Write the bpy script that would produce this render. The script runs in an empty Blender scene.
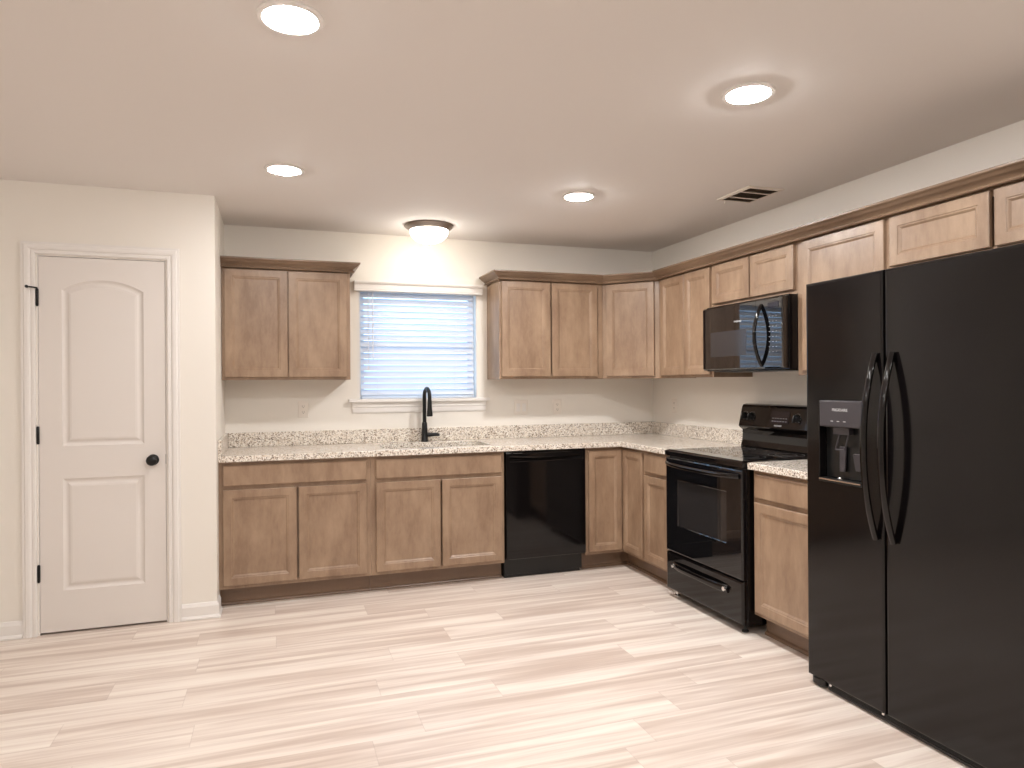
import bpy, bmesh, math
from mathutils import Matrix, Vector

S = bpy.context.scene
COL = S.collection

# ------------------------------------------------------------------ camera
def make_camera():
    yaw, roll = -0.3304, -0.0065
    c, s = math.cos(yaw), math.sin(yaw)
    r = Vector((c, s, 0)); f = Vector((-s, c, 0)); u = Vector((0, 0, 1))
    cr, sr = math.cos(roll), math.sin(roll)
    R = r * cr + u * sr
    U = u * cr - r * sr
    cd = bpy.data.cameras.new('camera'); cam = bpy.data.objects.new('camera', cd); COL.objects.link(cam)
    m = Matrix.Identity(4)
    for i in range(3):
        m[i][0] = R[i]; m[i][1] = U[i]; m[i][2] = -f[i]
    m[0][3], m[1][3], m[2][3] = -2.9822, -5.0540, 1.3335
    cam.matrix_world = m
    cd.sensor_width = 36; cd.lens = 686.25 / 1024 * 36; cd.clip_start = .05
    S.camera = cam
make_camera()

# ------------------------------------------------------------------ world, exposure
W = bpy.data.worlds.new('world'); S.world = W; W.use_nodes = True
bgn = W.node_tree.nodes['Background']
bgn.inputs[0].default_value = (.42, .68, 1.0, 1); bgn.inputs[1].default_value = 3.0
S.view_settings.view_transform = 'Standard'; S.view_settings.look = 'None'
S.view_settings.gamma = 1; S.view_settings.use_curve_mapping = False
S.view_settings.exposure = 0.45
CAN_POWER = 115.0         # emission of the two recessed lamps on the pantry side
CAN_RIGHT = 345.0         # the two brighter lamps on the range side
FILL_POWER = 100.0         # emission of the added lamps out of view that fill the room
DOME_POWER = 14.0          # emission of the glass bowl lamp
WARM = (1.0, .985, .975, 1)

# ------------------------------------------------------------------ materials
def srgb(r, g, b):
    f = lambda x: x / 12.92 if x <= .04045 else ((x + .055) / 1.055) ** 2.4
    return (f(r / 255), f(g / 255), f(b / 255), 1)

def newmat(name, col=(.5, .5, .5, 1), rough=.5, metal=0, spec=.5):
    m = bpy.data.materials.new(name); m.use_nodes = True
    b = m.node_tree.nodes['Principled BSDF']
    b.inputs['Base Color'].default_value = col; b.inputs['Roughness'].default_value = rough
    b.inputs['Metallic'].default_value = metal; b.inputs['Specular IOR Level'].default_value = spec
    return m, m.node_tree.nodes, m.node_tree.links, b

def obj_coords(n, l, scale=(1, 1, 1)):
    tc = n.new('ShaderNodeNewGeometry'); mp = n.new('ShaderNodeMapping')
    mp.inputs['Scale'].default_value = scale
    l.new(tc.outputs['Position'], mp.inputs['Vector'])
    return mp.outputs['Vector']

def noise(n, l, vec, scale, detail=3, rough=.5):
    t = n.new('ShaderNodeTexNoise'); t.inputs['Scale'].default_value = scale
    t.inputs['Detail'].default_value = detail; t.inputs['Roughness'].default_value = rough
    l.new(vec, t.inputs['Vector']); return t

def ramp(n, l, fac, stops, interp='LINEAR'):
    r = n.new('ShaderNodeValToRGB'); r.color_ramp.interpolation = interp
    e = r.color_ramp.elements
    e[0].position, e[0].color = stops[0]; e[1].position, e[1].color = stops[1]
    for p, c in stops[2:]:
        q = e.new(p); q.color = c
    l.new(fac, r.inputs[0]); return r

def bump(n, l, b, height, strength, dist=.001):
    bp = n.new('ShaderNodeBump'); bp.inputs['Strength'].default_value = strength
    bp.inputs['Distance'].default_value = dist
    l.new(height, bp.inputs['Height']); l.new(bp.outputs[0], b.inputs['Normal'])

def mat_paint(name, col, rough=.6, bs=.08, sc=220):
    m, n, l, b = newmat(name, col, rough, 0, .3)
    t = noise(n, l, obj_coords(n, l), sc, 2)
    bump(n, l, b, t.outputs['Fac'], bs)
    return m

def mat_wood(name, a, c, streak=(1, 1, .35)):
    m, n, l, b = newmat(name, a, .36, 0, .65)
    v = obj_coords(n, l, streak)
    t = noise(n, l, v, 8, 6, .68)
    r = ramp(n, l, t.outputs['Fac'], [(.36, a), (.64, c)])
    v2 = obj_coords(n, l, (90, 90, 4)); g = noise(n, l, v2, 1.0, 4, .6)
    mx = n.new('ShaderNodeMix'); mx.data_type = 'RGBA'; mx.blend_type = 'MULTIPLY'
    mx.inputs[0].default_value = .15
    r2 = ramp(n, l, g.outputs['Fac'], [(.3, (.72, .70, .68, 1)), (.6, (1, 1, 1, 1))])
    l.new(r.outputs[0], mx.inputs[6]); l.new(r2.outputs[0], mx.inputs[7])
    l.new(mx.outputs[2], b.inputs['Base Color'])
    return m

def mat_granite():
    m, n, l, b = newmat('speckled_granite', (.7, .6, .5, 1), .16, 0, .5)
    v = obj_coords(n, l)
    t = noise(n, l, v, 60, 3)
    mxv = n.new('ShaderNodeMix'); mxv.data_type = 'VECTOR'; mxv.inputs[0].default_value = .012
    l.new(v, mxv.inputs[4]); l.new(t.outputs['Color'], mxv.inputs[5])
    vo = n.new('ShaderNodeTexVoronoi'); vo.inputs['Scale'].default_value = 165
    l.new(mxv.outputs[1], vo.inputs['Vector'])
    sp = n.new('ShaderNodeSeparateColor'); l.new(vo.outputs['Color'], sp.inputs[0])
    big = noise(n, l, v, 26, 3, .6)
    ad = n.new('ShaderNodeMath'); ad.operation = 'MULTIPLY_ADD'; ad.inputs[1].default_value = .55
    l.new(big.outputs['Fac'], ad.inputs[0]); 
    sub = n.new('ShaderNodeMath'); sub.operation = 'SUBTRACT'; sub.inputs[1].default_value = .27
    l.new(sp.outputs[0], sub.inputs[0]); l.new(sub.outputs[0], ad.inputs[2])
    r = ramp(n, l, ad.outputs[0], [(0, srgb(112, 98, 86)), (.07, srgb(165, 150, 134)), (.22, srgb(206, 194, 180)),
                                  (.42, srgb(230, 221, 209)), (.72, srgb(242, 236, 227)), (.93, srgb(214, 198, 178))], 'CONSTANT')
    l.new(r.outputs[0], b.inputs['Base Color'])
    return m

def mat_floor():
    m, n, l, b = newmat('pale_oak_planks', (.7, .6, .5, 1), .36, 0, .4)
    geo = n.new('ShaderNodeNewGeometry'); sx = n.new('ShaderNodeSeparateXYZ'); l.new(geo.outputs['Position'], sx.inputs[0])
    def M(op, a, b2=None, c=None):
        q = n.new('ShaderNodeMath'); q.operation = op
        for i, x in enumerate((a, b2, c)):
            if x is None: continue
            if isinstance(x, (int, float)): q.inputs[i].default_value = x
            else: l.new(x, q.inputs[i])
        return q.outputs[0]
    Wd, L = .18, 1.22
    yy = M('DIVIDE', M('ADD', sx.outputs[1], 1.73 + 18.0), Wd)
    row = M('FLOOR', yy); fy = M('FRACT', yy)
    wn = n.new('ShaderNodeTexWhiteNoise'); wn.noise_dimensions = '1D'; l.new(row, wn.inputs['W'])
    xx = M('ADD', M('DIVIDE', M('ADD', sx.outputs[0], 24.0), L), wn.outputs['Value'])
    colm = M('FLOOR', xx); fx = M('FRACT', xx)
    cv = n.new('ShaderNodeCombineXYZ'); l.new(row, cv.inputs[0]); l.new(colm, cv.inputs[1])
    w2 = n.new('ShaderNodeTexWhiteNoise'); w2.noise_dimensions = '3D'; l.new(cv.outputs[0], w2.inputs['Vector'])
    # long streaks, each plank with its own figure
    def streak(sxx, syy, seed, detail=3, dist=0.):
        c2 = n.new('ShaderNodeCombineXYZ')
        l.new(M('MULTIPLY', sx.outputs[0], sxx), c2.inputs[0]); l.new(M('MULTIPLY', sx.outputs[1], syy), c2.inputs[1])
        l.new(M('MULTIPLY', w2.outputs['Value'], 40 + seed), c2.inputs[2])
        t = noise(n, l, c2.outputs[0], 1, detail, .55); t.inputs['Distortion'].default_value = dist
        return t.outputs['Fac']
    broad = streak(.8, 17, 0, 3, .4)
    fine = streak(3.5, 70, 13, 4, .3)
    tone = M('ADD', M('MULTIPLY', broad, .95), M('MULTIPLY', M('SUBTRACT', w2.outputs['Value'], .5), .08))
    tone = M('ADD', tone, M('MULTIPLY', M('SUBTRACT', fine, .5), .22))
    r = ramp(n, l, tone, [(.30, srgb(200, 181, 168)), (.43, srgb(215, 199, 187)), (.54, srgb(230, 217, 206)), (.68, srgb(240, 230, 219))])
    # seams
    ey = M('MINIMUM', fy, M('SUBTRACT', 1.0, fy)); ex = M('MINIMUM', fx, M('SUBTRACT', 1.0, fx))
    gap = M('MAXIMUM', M('LESS_THAN', ey, .009), M('LESS_THAN', ex, .0014))
    mx = n.new('ShaderNodeMix'); mx.data_type = 'RGBA'
    l.new(M('MULTIPLY', gap, .2), mx.inputs[0]); l.new(r.outputs[0], mx.inputs[6]); mx.inputs[7].default_value = srgb(150, 128, 112)
    l.new(mx.outputs[2], b.inputs['Base Color'])
    bump(n, l, b, M('ADD', M('MULTIPLY', gap, -1.0), M('MULTIPLY', fine, .3)), .15, .001)
    return m

def mat_emit(name, col, strength):
    m = bpy.data.materials.new(name); m.use_nodes = True; n = m.node_tree.nodes; l = m.node_tree.links
    b = n['Principled BSDF']; b.inputs['Base Color'].default_value = (.8, .8, .8, 1)
    b.inputs['Emission Color'].default_value = col; b.inputs['Emission Strength'].default_value = strength
    return m

def mat_slat():
    m = bpy.data.materials.new('white_blind_slat'); m.use_nodes = True; n = m.node_tree.nodes; l = m.node_tree.links
    b = n['Principled BSDF']; b.inputs['Base Color'].default_value = (.74, .78, .85, 1); b.inputs['Roughness'].default_value = .4
    tr = n.new('ShaderNodeBsdfTranslucent'); tr.inputs[0].default_value = (.8, .85, .95, 1)
    mx = n.new('ShaderNodeMixShader'); mx.inputs[0].default_value = .16
    l.new(b.outputs[0], mx.inputs[1]); l.new(tr.outputs[0], mx.inputs[2]); l.new(mx.outputs[0], n['Material Output'].inputs[0])
    return m

def mat_glass(name, rough=0.0):
    m, n, l, b = newmat(name, (1, 1, 1, 1), rough)
    b.inputs['Transmission Weight'].default_value = 1; b.inputs['IOR'].default_value = 1.01
    return m

def mat_applied_black(name, col, rough, bs=0., sc=900, spec=.5, coat=0.):
    m, n, l, b = newmat(name, col, rough, 0, spec)
    b.inputs['Coat Weight'].default_value = coat; b.inputs['Coat Roughness'].default_value = .04
    t = noise(n, l, obj_coords(n, l), sc, 2)
    if bs: bump(n, l, b, t.outputs['Fac'], bs, .0006)
    else:
        r = ramp(n, l, t.outputs['Fac'], [(0, (rough * .9,) * 3 + (1,)), (1, (rough * 1.1,) * 3 + (1,))])
        l.new(r.outputs[0], b.inputs['Roughness'])
    return m

MT = dict(
    wall=mat_paint('cream_wall_paint', srgb(238, 232, 223)),
    ceil=mat_paint('flat_ceiling_paint', srgb(234, 229, 225), .8, .15, 90),
    trim=mat_paint('white_trim_paint', srgb(236, 231, 226), .35, .02, 60),
    door=mat_paint('white_door_paint', srgb(228, 221, 215), .4, .03, 120),
    wood=mat_wood('taupe_stained_maple', srgb(137, 110, 88), srgb(166, 139, 114)),
    crown=mat_wood('maple_molding_painted_shade', srgb(112, 89, 70), srgb(138, 113, 91), (.25, .25, 1)),  # cabinet maple made darker: the molding's shade is put into the colour
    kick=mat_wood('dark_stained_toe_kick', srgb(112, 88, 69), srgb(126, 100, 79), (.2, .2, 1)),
    granite=mat_granite(), floor=mat_floor(),
    fridge=mat_applied_black('satin_black_textured_steel', (.004, .0032, .0034, 1), .13, .025, 700, .42),
    fgray=mat_applied_black('dark_grey_plastic', (.045, .04, .045, 1), .35, 0, 300),
    gloss=mat_applied_black('gloss_black_enamel', (.005, .004, .004, 1), .07, 0, 200, .4),
    bglass=mat_applied_black('black_glass', (.004, .004, .005, 1), .02, 0, 200, .6),
    bplas=mat_applied_black('black_plastic', (.008, .008, .008, 1), .3, 0, 200),
    mblack=mat_applied_black('matte_black_metal', (.006, .006, .006, 1), .34, 0, 200, .35),
    steel=newmat('brushed_steel', (.55, .53, .5, 1), .28, 1)[0],
    nickel=newmat('brushed_nickel', (.34, .30, .27, 1), .3, 1)[0],
    chrome=newmat('chrome', (.8, .8, .8, 1), .12, 1)[0],
    mark=newmat('pale_grey_print', (.55, .55, .55, 1), .5)[0],
    keymark=newmat('grey_key_print', (.22, .22, .23, 1), .5)[0],
    ring=newmat('grey_burner_print', (.10, .10, .10, 1), .3)[0],
    mesh=mat_applied_black('microwave_window_screen', (.035, .032, .033, 1), .12, 0, 300),
    oven=mat_applied_black('oven_window_glass', (.022, .02, .02, 1), .03, 0, 300, .6),
    screen=mat_applied_black('unlit_display', (.012, .01, .02, 1), .1, 0, 300),
    plate=mat_paint('ivory_plate_plastic', srgb(238, 230, 220), .35, .01, 60),
    slot=newmat('dark_slot', (.05, .045, .04, 1), .6)[0],
    vent=mat_paint('vent_white_metal', srgb(225, 215, 203), .4, .01, 60),
    vdark=newmat('vent_dark_inside', (.16, .12, .09, 1), .6)[0],
    slat=mat_slat(), cord=mat_paint('blind_cord', srgb(225, 225, 228), .7, .01, 60),
    glass=mat_glass('window_glass'),
    can=mat_emit('lit_recessed_lens', WARM, CAN_POWER), canr=mat_emit('lit_recessed_lens_range_side', WARM, CAN_RIGHT), rear=mat_emit('added_fill_lens', WARM, FILL_POWER),
    mwglass=mat_applied_black('mirrored_black_glass', (.004, .004, .005, 1), .02, 0, 200, .5),
    dome=mat_emit('lit_alabaster_glass', (1, .94, .83, 1), DOME_POWER),
    rubber=newmat('black_rubber', (.015, .015, .015, 1), .6)[0],
)

# ------------------------------------------------------------------ mesh helpers
FB = lambda u, v, w: Vector((u, -v, w))              # back wall: u to the right, v out of the wall
FR = lambda u, v, w: Vector((-v, -u, w))             # right wall: u towards the viewer
_q = math.sqrt(.5)
FD = lambda u, v, w: Vector((-.615 + _q * u - _q * v, -.305 - _q * u - _q * v, w))   # diagonal corner cabinet face
FP = lambda u, v, w: Vector((u, -.753 - v, w))       # pantry wall face

def box(bm, F, u0, u1, v0, v1, w0, w1):
    vs = [bm.verts.new(F(u, v, w)) for u in (u0, u1) for v in (v0, v1) for w in (w0, w1)]
    for f in ((0, 1, 3, 2), (4, 6, 7, 5), (0, 4, 5, 1), (2, 3, 7, 6), (0, 2, 6, 4), (1, 5, 7, 3)):
        bm.faces.new([vs[i] for i in f])
    return vs

def rings(bm, loops, closed_ends=(True, True), cyclic=True):
    rs = [[bm.verts.new(p) for p in lp] for lp in loops]
    n = len(rs[0])
    for a, b in zip(rs, rs[1:]):
        for i in range(n if cyclic else n - 1):
            j = (i + 1) % n
            bm.faces.new((a[i], a[j], b[j], b[i]))
    if closed_ends[0]: bm.faces.new(rs[0])
    if closed_ends[1]: bm.faces.new(rs[-1])
    return rs

def rect_rings(bm, F, u0, u1, w0, w1, prof):
    rings(bm, [[F(u0 + i, v, w0 + i), F(u1 - i, v, w0 + i), F(u1 - i, v, w1 - i), F(u0 + i, v, w1 - i)] for i, v in prof])

def shaker(F, u0, u1, w0, w1, v0, th=.02, st=.056):
    bm = bmesh.new(); t = v0 + th
    rect_rings(bm, F, u0, u1, w0, w1, [(0, v0), (0, t - .003), (.003, t), (st - .010, t), (st - .007, t - .003),
                                        (st - .002, t - .003), (st + .007, t - .0095), (st + .012, t - .0095)])
    return bm

def slab(F, u0, u1, w0, w1, v0, th=.02, e=.006):
    bm = bmesh.new(); t = v0 + th
    rect_rings(bm, F, u0, u1, w0, w1, [(0, v0), (0, t - e), (e * .4, t - e * .35), (e, t)])
    return bm

def lathe(bm, center, prof, axis='z', seg=40, ends=(True, True)):
    c = Vector(center)
    loops = []
    for r, h in prof:
        lp = []
        for k in range(seg):
            a = 2 * math.pi * k / seg; x, y = r * math.cos(a), r * math.sin(a)
            lp.append(c + (Vector((x, y, h)) if axis == 'z' else Vector((h, x, y)) if axis == 'x' else Vector((x, h, y))))
        loops.append(lp)
    rings(bm, loops, ends)

def sweep(bm, pts, radii, seg=14, side=None):
    """tube along pts; radii: number or list of (r_side, r_normal)"""
    pts = [Vector(p) for p in pts]; n = len(pts); loops = []
    prev = None
    for i, p in enumerate(pts):
        t = (pts[min(i + 1, n - 1)] - pts[max(i - 1, 0)]).normalized()
        if side is not None: s = Vector(side)
        elif prev is None: s = t.orthogonal()
        else: s = prev
        s = (s - t * s.dot(t)).normalized(); prev = s
        nn = t.cross(s)
        r = radii[i] if isinstance(radii, (list, tuple)) else radii
        ra, rb = r if isinstance(r, (list, tuple)) else (r, r)
        loops.append([p + s * ra * math.cos(2 * math.pi * k / seg) + nn * rb * math.sin(2 * math.pi * k / seg) for k in range(seg)])
    rings(bm, loops)

def offset_poly(poly, d):
    """inset a CCW 2-D polygon by d"""
    out = []; n = len(poly)
    for i in range(n):
        p0, p1, p2 = Vector(poly[i - 1]), Vector(poly[i]), Vector(poly[(i + 1) % n])
        a = (p1 - p0).normalized(); b = (p2 - p1).normalized()
        na, nb = Vector((-a.y, a.x)), Vector((-b.y, b.x))
        m = (na + nb); m = m / max(m.dot(na), .2) 
        out.append(p1 + m * d)
    return out

def rrect(u0, u1, w0, w1, r, k=6):
    pts = []
    for cx, cy, a0 in ((u1 - r, w0 + r, -90), (u1 - r, w1 - r, 0), (u0 + r, w1 - r, 90), (u0 + r, w0 + r, 180)):
        for i in range(k + 1):
            a = math.radians(a0 + 90 * i / k); pts.append(Vector((cx + r * math.cos(a), cy + r * math.sin(a))))
    return pts

def fill_with_holes(bm, outer, holes):
    """outer and holes: lists of existing bm verts; fills the face between them"""
    es = []
    for lp in [outer] + holes:
        for i in range(len(lp)):
            a, b = lp[i], lp[(i + 1) % len(lp)]
            es.append(bm.edges.get((a, b)) or bm.edges.new((a, b)))
    bmesh.ops.triangle_fill(bm, edges=es, use_beauty=True, use_dissolve=False)

def world_off(o):
    v = Vector((0, 0, 0))
    while o is not None:
        v += o.location; o = o.parent
    return v

def part(name, bm, mat, parent=None, bevel=0., smooth=False, seg=2, loc=None, label=None):
    bmesh.ops.remove_doubles(bm, verts=bm.verts, dist=1e-6)
    bmesh.ops.recalc_face_normals(bm, faces=bm.faces)
    if parent is not None: off = world_off(parent)
    else: off = Vector(loc) if loc else Vector((0, 0, 0))
    bmesh.ops.translate(bm, verts=bm.verts, vec=-off)
    me = bpy.data.meshes.new(name); bm.to_mesh(me); bm.free()
    o = bpy.data.objects.new(name, me); COL.objects.link(o)
    if parent is not None: o.parent = parent
    elif loc: o.location = loc
    me.materials.append(MT[mat] if isinstance(mat, str) else mat)
    if smooth:
        for p in me.polygons: p.use_smooth = True
    if bevel:
        b = o.modifiers.new('bevel', 'BEVEL'); b.width = bevel; b.segments = seg
        b.limit_method = 'ANGLE'; b.angle_limit = math.radians(50)
    if smooth and smooth != 'all':
        me.set_sharp_from_angle(angle=math.radians(40))
    if label: o['label'] = label
    return o

def bx(name, F, dims, mat, parent=None, bevel=.0015, **kw):
    bm = bmesh.new(); box(bm, F, *dims)
    return part(name, bm, mat, parent, bevel, **kw)

def thing(name, label, cat, loc=(0, 0, 0), group=None):
    o = bpy.data.objects.new(name, None); COL.objects.link(o); o.location = loc; o.empty_display_size = .1
    o['label'] = label; o['category'] = cat
    if group: o['group'] = group
    return o

def struct(o):
    o['kind'] = 'structure'; return o

def text(name, s, F, u, v, w, size, mat, parent, align='CENTER'):
    cu = bpy.data.curves.new(name, 'FONT'); cu.body = s; cu.size = size; cu.align_x = align; cu.align_y = 'CENTER'
    cu.extrude = .0003
    t = bpy.data.objects.new(name, cu); COL.objects.link(t)
    bpy.context.view_layer.update()
    me = bpy.data.meshes.new_from_object(t.evaluated_get(bpy.context.evaluated_depsgraph_get()))
    bpy.data.objects.remove(t)
    bm = bmesh.new(); bm.from_mesh(me); bpy.data.meshes.remove(me)
    for q in bm.verts: q.co = F(u + q.co.x, v + q.co.z, w + q.co.y)
    return part(name, bm, mat, parent)

# ------------------------------------------------------------------ room shell
H = 2.432; XL = -3.315; YP = -.753
X0, Y0 = -6.2, -8.6
ID = lambda x, y, z: Vector((x, y, z))

def sbox(name, mat, *dims):
    return struct(bx(name, ID, dims, mat, None, 0))
sbox('floor', 'floor', X0 - .12, .12, Y0 - .12, .16, -.1, 0)
sbox('ceiling', 'ceil', X0 - .12, .12, Y0 - .12, .16, H, H + .1)
WX0, WX1, WZ0, WZ1 = -2.412, -1.535, 1.228, 2.04
bm = bmesh.new()
box(bm, ID, X0 - .12, WX0, 0, .16, 0, H); box(bm, ID, WX1, .12, 0, .16, 0, H)
box(bm, ID, WX0, WX1, 0, .16, 0, WZ0); box(bm, ID, WX0, WX1, 0, .16, WZ1, H)
struct(part('wall_back', bm, 'wall'))
sbox('wall_right', 'wall', 0, .12, Y0 - .12, 0, 0, H)
sbox('wall_left', 'wall', X0 - .12, X0, Y0 - .12, 0, 0, H)
sbox('wall_rear', 'wall', X0, 0, Y0 - .12, Y0, 0, H)
DX0, DX1, DZ = -4.194, -3.571, 2.043      # door opening
bm = bmesh.new()
rings(bm, [[Vector((x, y, z)) for x, z in ((X0, 0), (DX0, 0), (DX0, DZ), (DX1, DZ), (DX1, 0), (XL, 0), (XL, H), (X0, H))] for y in (YP, YP + .115)])
struct(part('wall_pantry', bm, 'wall'))
sbox('wall_return', 'wall', XL - .115, XL, YP + .1151, 0, 0, H)

# door casing: three mitred legs swept with one profile
def casing(name, F, u0, u1, w1, width, mat):
    bm = bmesh.new()
    prof = [(0, 0), (0, .010), (.004, .013), (.016, .013), (.020, .010), (.026, .016), (.034, .018), (width - .016, .018), (width - .010, .014), (width, .014), (width, 0)]
    path = [(u0, 0, -1, 0), (u0, w1, -1, 1), (u1, w1, 1, 1), (u1, 0, 1, 0)]
    loops = []
    for u, w, du, dw in path:
        loops.append([F(u + du * p, q + .0005, w + dw * p) for p, q in prof])
    rings(bm, loops)
    return struct(part(name, bm, mat))
casing('trim_1', FP, DX0 - .006, DX1 + .006, DZ + .004, .064, 'trim')
# jamb lining
bm = bmesh.new()
box(bm, ID, DX0, DX0 + .004, YP + .0, YP + .115, 0, DZ); box(bm, ID, DX1 - .004, DX1, YP, YP + .115, 0, DZ)
box(bm, ID, DX0 + .004, DX1 - .004, YP, YP + .115, DZ - .004, DZ)
struct(part('trim_2', bm, 'trim'))

# pantry door with two moulded panels
def pantry_door():
    u0, u1, w0, w1 = -4.188, -3.577, .012, 2.036
    v0, v1 = -.035, -.002
    def outline(kind):
        a, b = -4.080, -3.685
        if kind == 'low': return [Vector(p) for p in ((a, .232), (b, .232), (b, .836), (a, .836))]
        pts = [Vector((a, 1.013)), Vector((b, 1.013)), Vector((b, 1.860))]
        mid = (a + b) / 2; half = (b - a) / 2; rise = .058
        R = (half ** 2 + rise ** 2) / (2 * rise); cy = 1.860 + rise - R
        th = math.asin(half / R)
        for k in range(1, 16):
            t = th - 2 * th * k / 16; pts.append(Vector((mid + R * math.sin(t), cy + R * math.cos(t))))
        pts.append(Vector((a, 1.860)))
        return pts
    bm = bmesh.new()
    back = [bm.verts.new(FP(u, v0, w)) for u, w in ((u0, w0), (u1, w0), (u1, w1), (u0, w1))]
    front = [bm.verts.new(FP(u, v1, w)) for u, w in ((u0, w0), (u1, w0), (u1, w1), (u0, w1))]
    bm.faces.new(back)
    for i in range(4): bm.faces.new((back[i], back[(i + 1) % 4], front[(i + 1) % 4], front[i]))
    holes = []
    for kind in ('low', 'up'):
        o = outline(kind)
        prof = [(0, 0), (.004, -.004), (.012, -.009), (.018, -.010), (.024, -.009), (.034, -.0035), (.044, -.0015)]
        rs = rings(bm, [[FP(p.x, v1 + dv, p.y) for p in offset_poly(o, ins)] for ins, dv in prof], (False, True))
        holes.append(rs[0])
    fill_with_holes(bm, front, holes)
    d = struct(part('door_1', bm, 'door'))
    # knob
    bm = bmesh.new(); cx, cz = -3.641, .921
    lathe(bm, FP(cx, v1, cz), [(.001, 0), (.031, 0), (.031, -.005), (.026, -.009), (.012, -.012), (.011, -.028), (.018, -.034), (.027, -.043), (.029, -.053), (.024, -.064), (.012, -.070), (.001, -.071)], 'y', 32)
    part('door_knob', bm, 'mblack', d, smooth=True, label='round black door knob')
    for z in (1.815, 1.075, .333):
        bm = bmesh.new()
        lathe(bm, FP(-4.192, .004, z), [(.001, -.048), (.004, -.048), (.0065, -.044), (.0065, .044), (.004, .048), (.001, .048)], 'z', 16)
        box(bm, FP, -4.199, -4.186, -.0015, .001, z - .044, z + .044)
        h = part('hinge', bm, 'mblack', d, smooth=True, label='black hinge')
        if z > 1.5:
            bm = bmesh.new()
            sweep(bm, [FP(-4.192, .006, z + .050), FP(-4.205, .030, z + .050), FP(-4.222, .045, z + .050)], .004, 10)
            lathe(bm, FP(-4.226, .050, z + .050), [(.001, -.005), (.008, -.005), (.008, .005), (.001, .005)], 'y', 16)
            part('door_stop', bm, 'mblack', h, smooth=True)
    bx('latch', FP, (-3.5775, -3.5735, -.01, -.0005, .895, .95), 'mblack', d, 0)
    return d
pantry_door()

def baseboard(name, pts):
    """pts: polyline in plan, room on the right-hand side when walking"""
    prof = [(0, .001), (.020, .001), (.020, .010), (.014, .020), (.012, .022), (.012, .072), (.008, .082), (.005, .090), (0, .094)]
    P = [Vector(p) for p in pts]; loops = []
    for i, p in enumerate(P):
        if i == 0: t = (P[1] - p).normalized(); n = Vector((t.y, -t.x)); m = n
        elif i == len(P) - 1: t = (p - P[-2]).normalized(); m = Vector((t.y, -t.x))
        else:
            a = (p - P[i - 1]).normalized(); b = (P[i + 1] - p).normalized()
            na, nb = Vector((a.y, -a.x)), Vector((b.y, -b.x)); m = na + nb; m = m / m.dot(na)
        loops.append([Vector((p.x + m.x * o, p.y + m.y * o, z)) for o, z in prof])
    bm = bmesh.new(); rings(bm, loops)
    return struct(part(name, bm, 'trim'))
baseboard('baseboard_left', [(X0 + .001, YP - .0005), (DX0 - .071, YP - .0005)])
baseboard('baseboard_pantry', [(DX1 + .071, YP - .0005), (XL + .0005, YP - .0005), (XL + .0005, -.62)])
baseboard('baseboard_right', [(-.0005, -3.62), (-.0005, Y0)])
baseboard('baseboard_rear', [(-.02, Y0 + .0005), (X0 + .02, Y0 + .0005)])

# window: frame, panes, stool and apron
def window():
    bm = bmesh.new()
    box(bm, ID, WX0, WX0 + .04, .085, .135, WZ0, WZ1); box(bm, ID, WX1 - .04, WX1, .085, .135, WZ0, WZ1)
    box(bm, ID, WX0 + .04, WX1 - .04, .085, .135, WZ0, WZ0 + .04); box(bm, ID, WX0 + .04, WX1 - .04, .085, .135, WZ1 - .04, WZ1)
    box(bm, ID, WX0 + .04, WX1 - .04, .095, .128, 1.61, 1.65)
    w = struct(part('window_1', bm, 'trim', None, .002))
    bm = bmesh.new(); box(bm, ID, WX0 + .04, WX1 - .04, .108, .113, WZ0 + .04, 1.61); box(bm, ID, WX0 + .04, WX1 - .04, .108, .113, 1.65, WZ1 - .04)
    part('window_pane', bm, 'glass', w)
    bm = bmesh.new()
    # stool: nosed board with horns
    box(bm, ID, WX0 + .001, WX1 - .001, .0, .084, WZ0 - .0, WZ0 + .003)
    box(bm, ID, -2.495, -1.440, -.042, 0, WZ0 - .019, WZ0 + .003)
    part('window_stool', bm, 'trim', w, .006, seg=3)
    bm = bmesh.new()
    prof = [(.0005, 1.128), (.006, 1.128), (.010, 1.134), (.012, 1.142), (.012, 1.168), (.017, 1.174), (.017, 1.186), (.024, 1.196), (.028, 1.208), (.0005, 1.208)]
    rings(bm, [[FB(x + (v * s), v, z) for v, z in prof] for x, s in ((-2.462, -.4), (-1.472, .4))])
    part('window_apron', bm, 'trim', w)
window()

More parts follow.
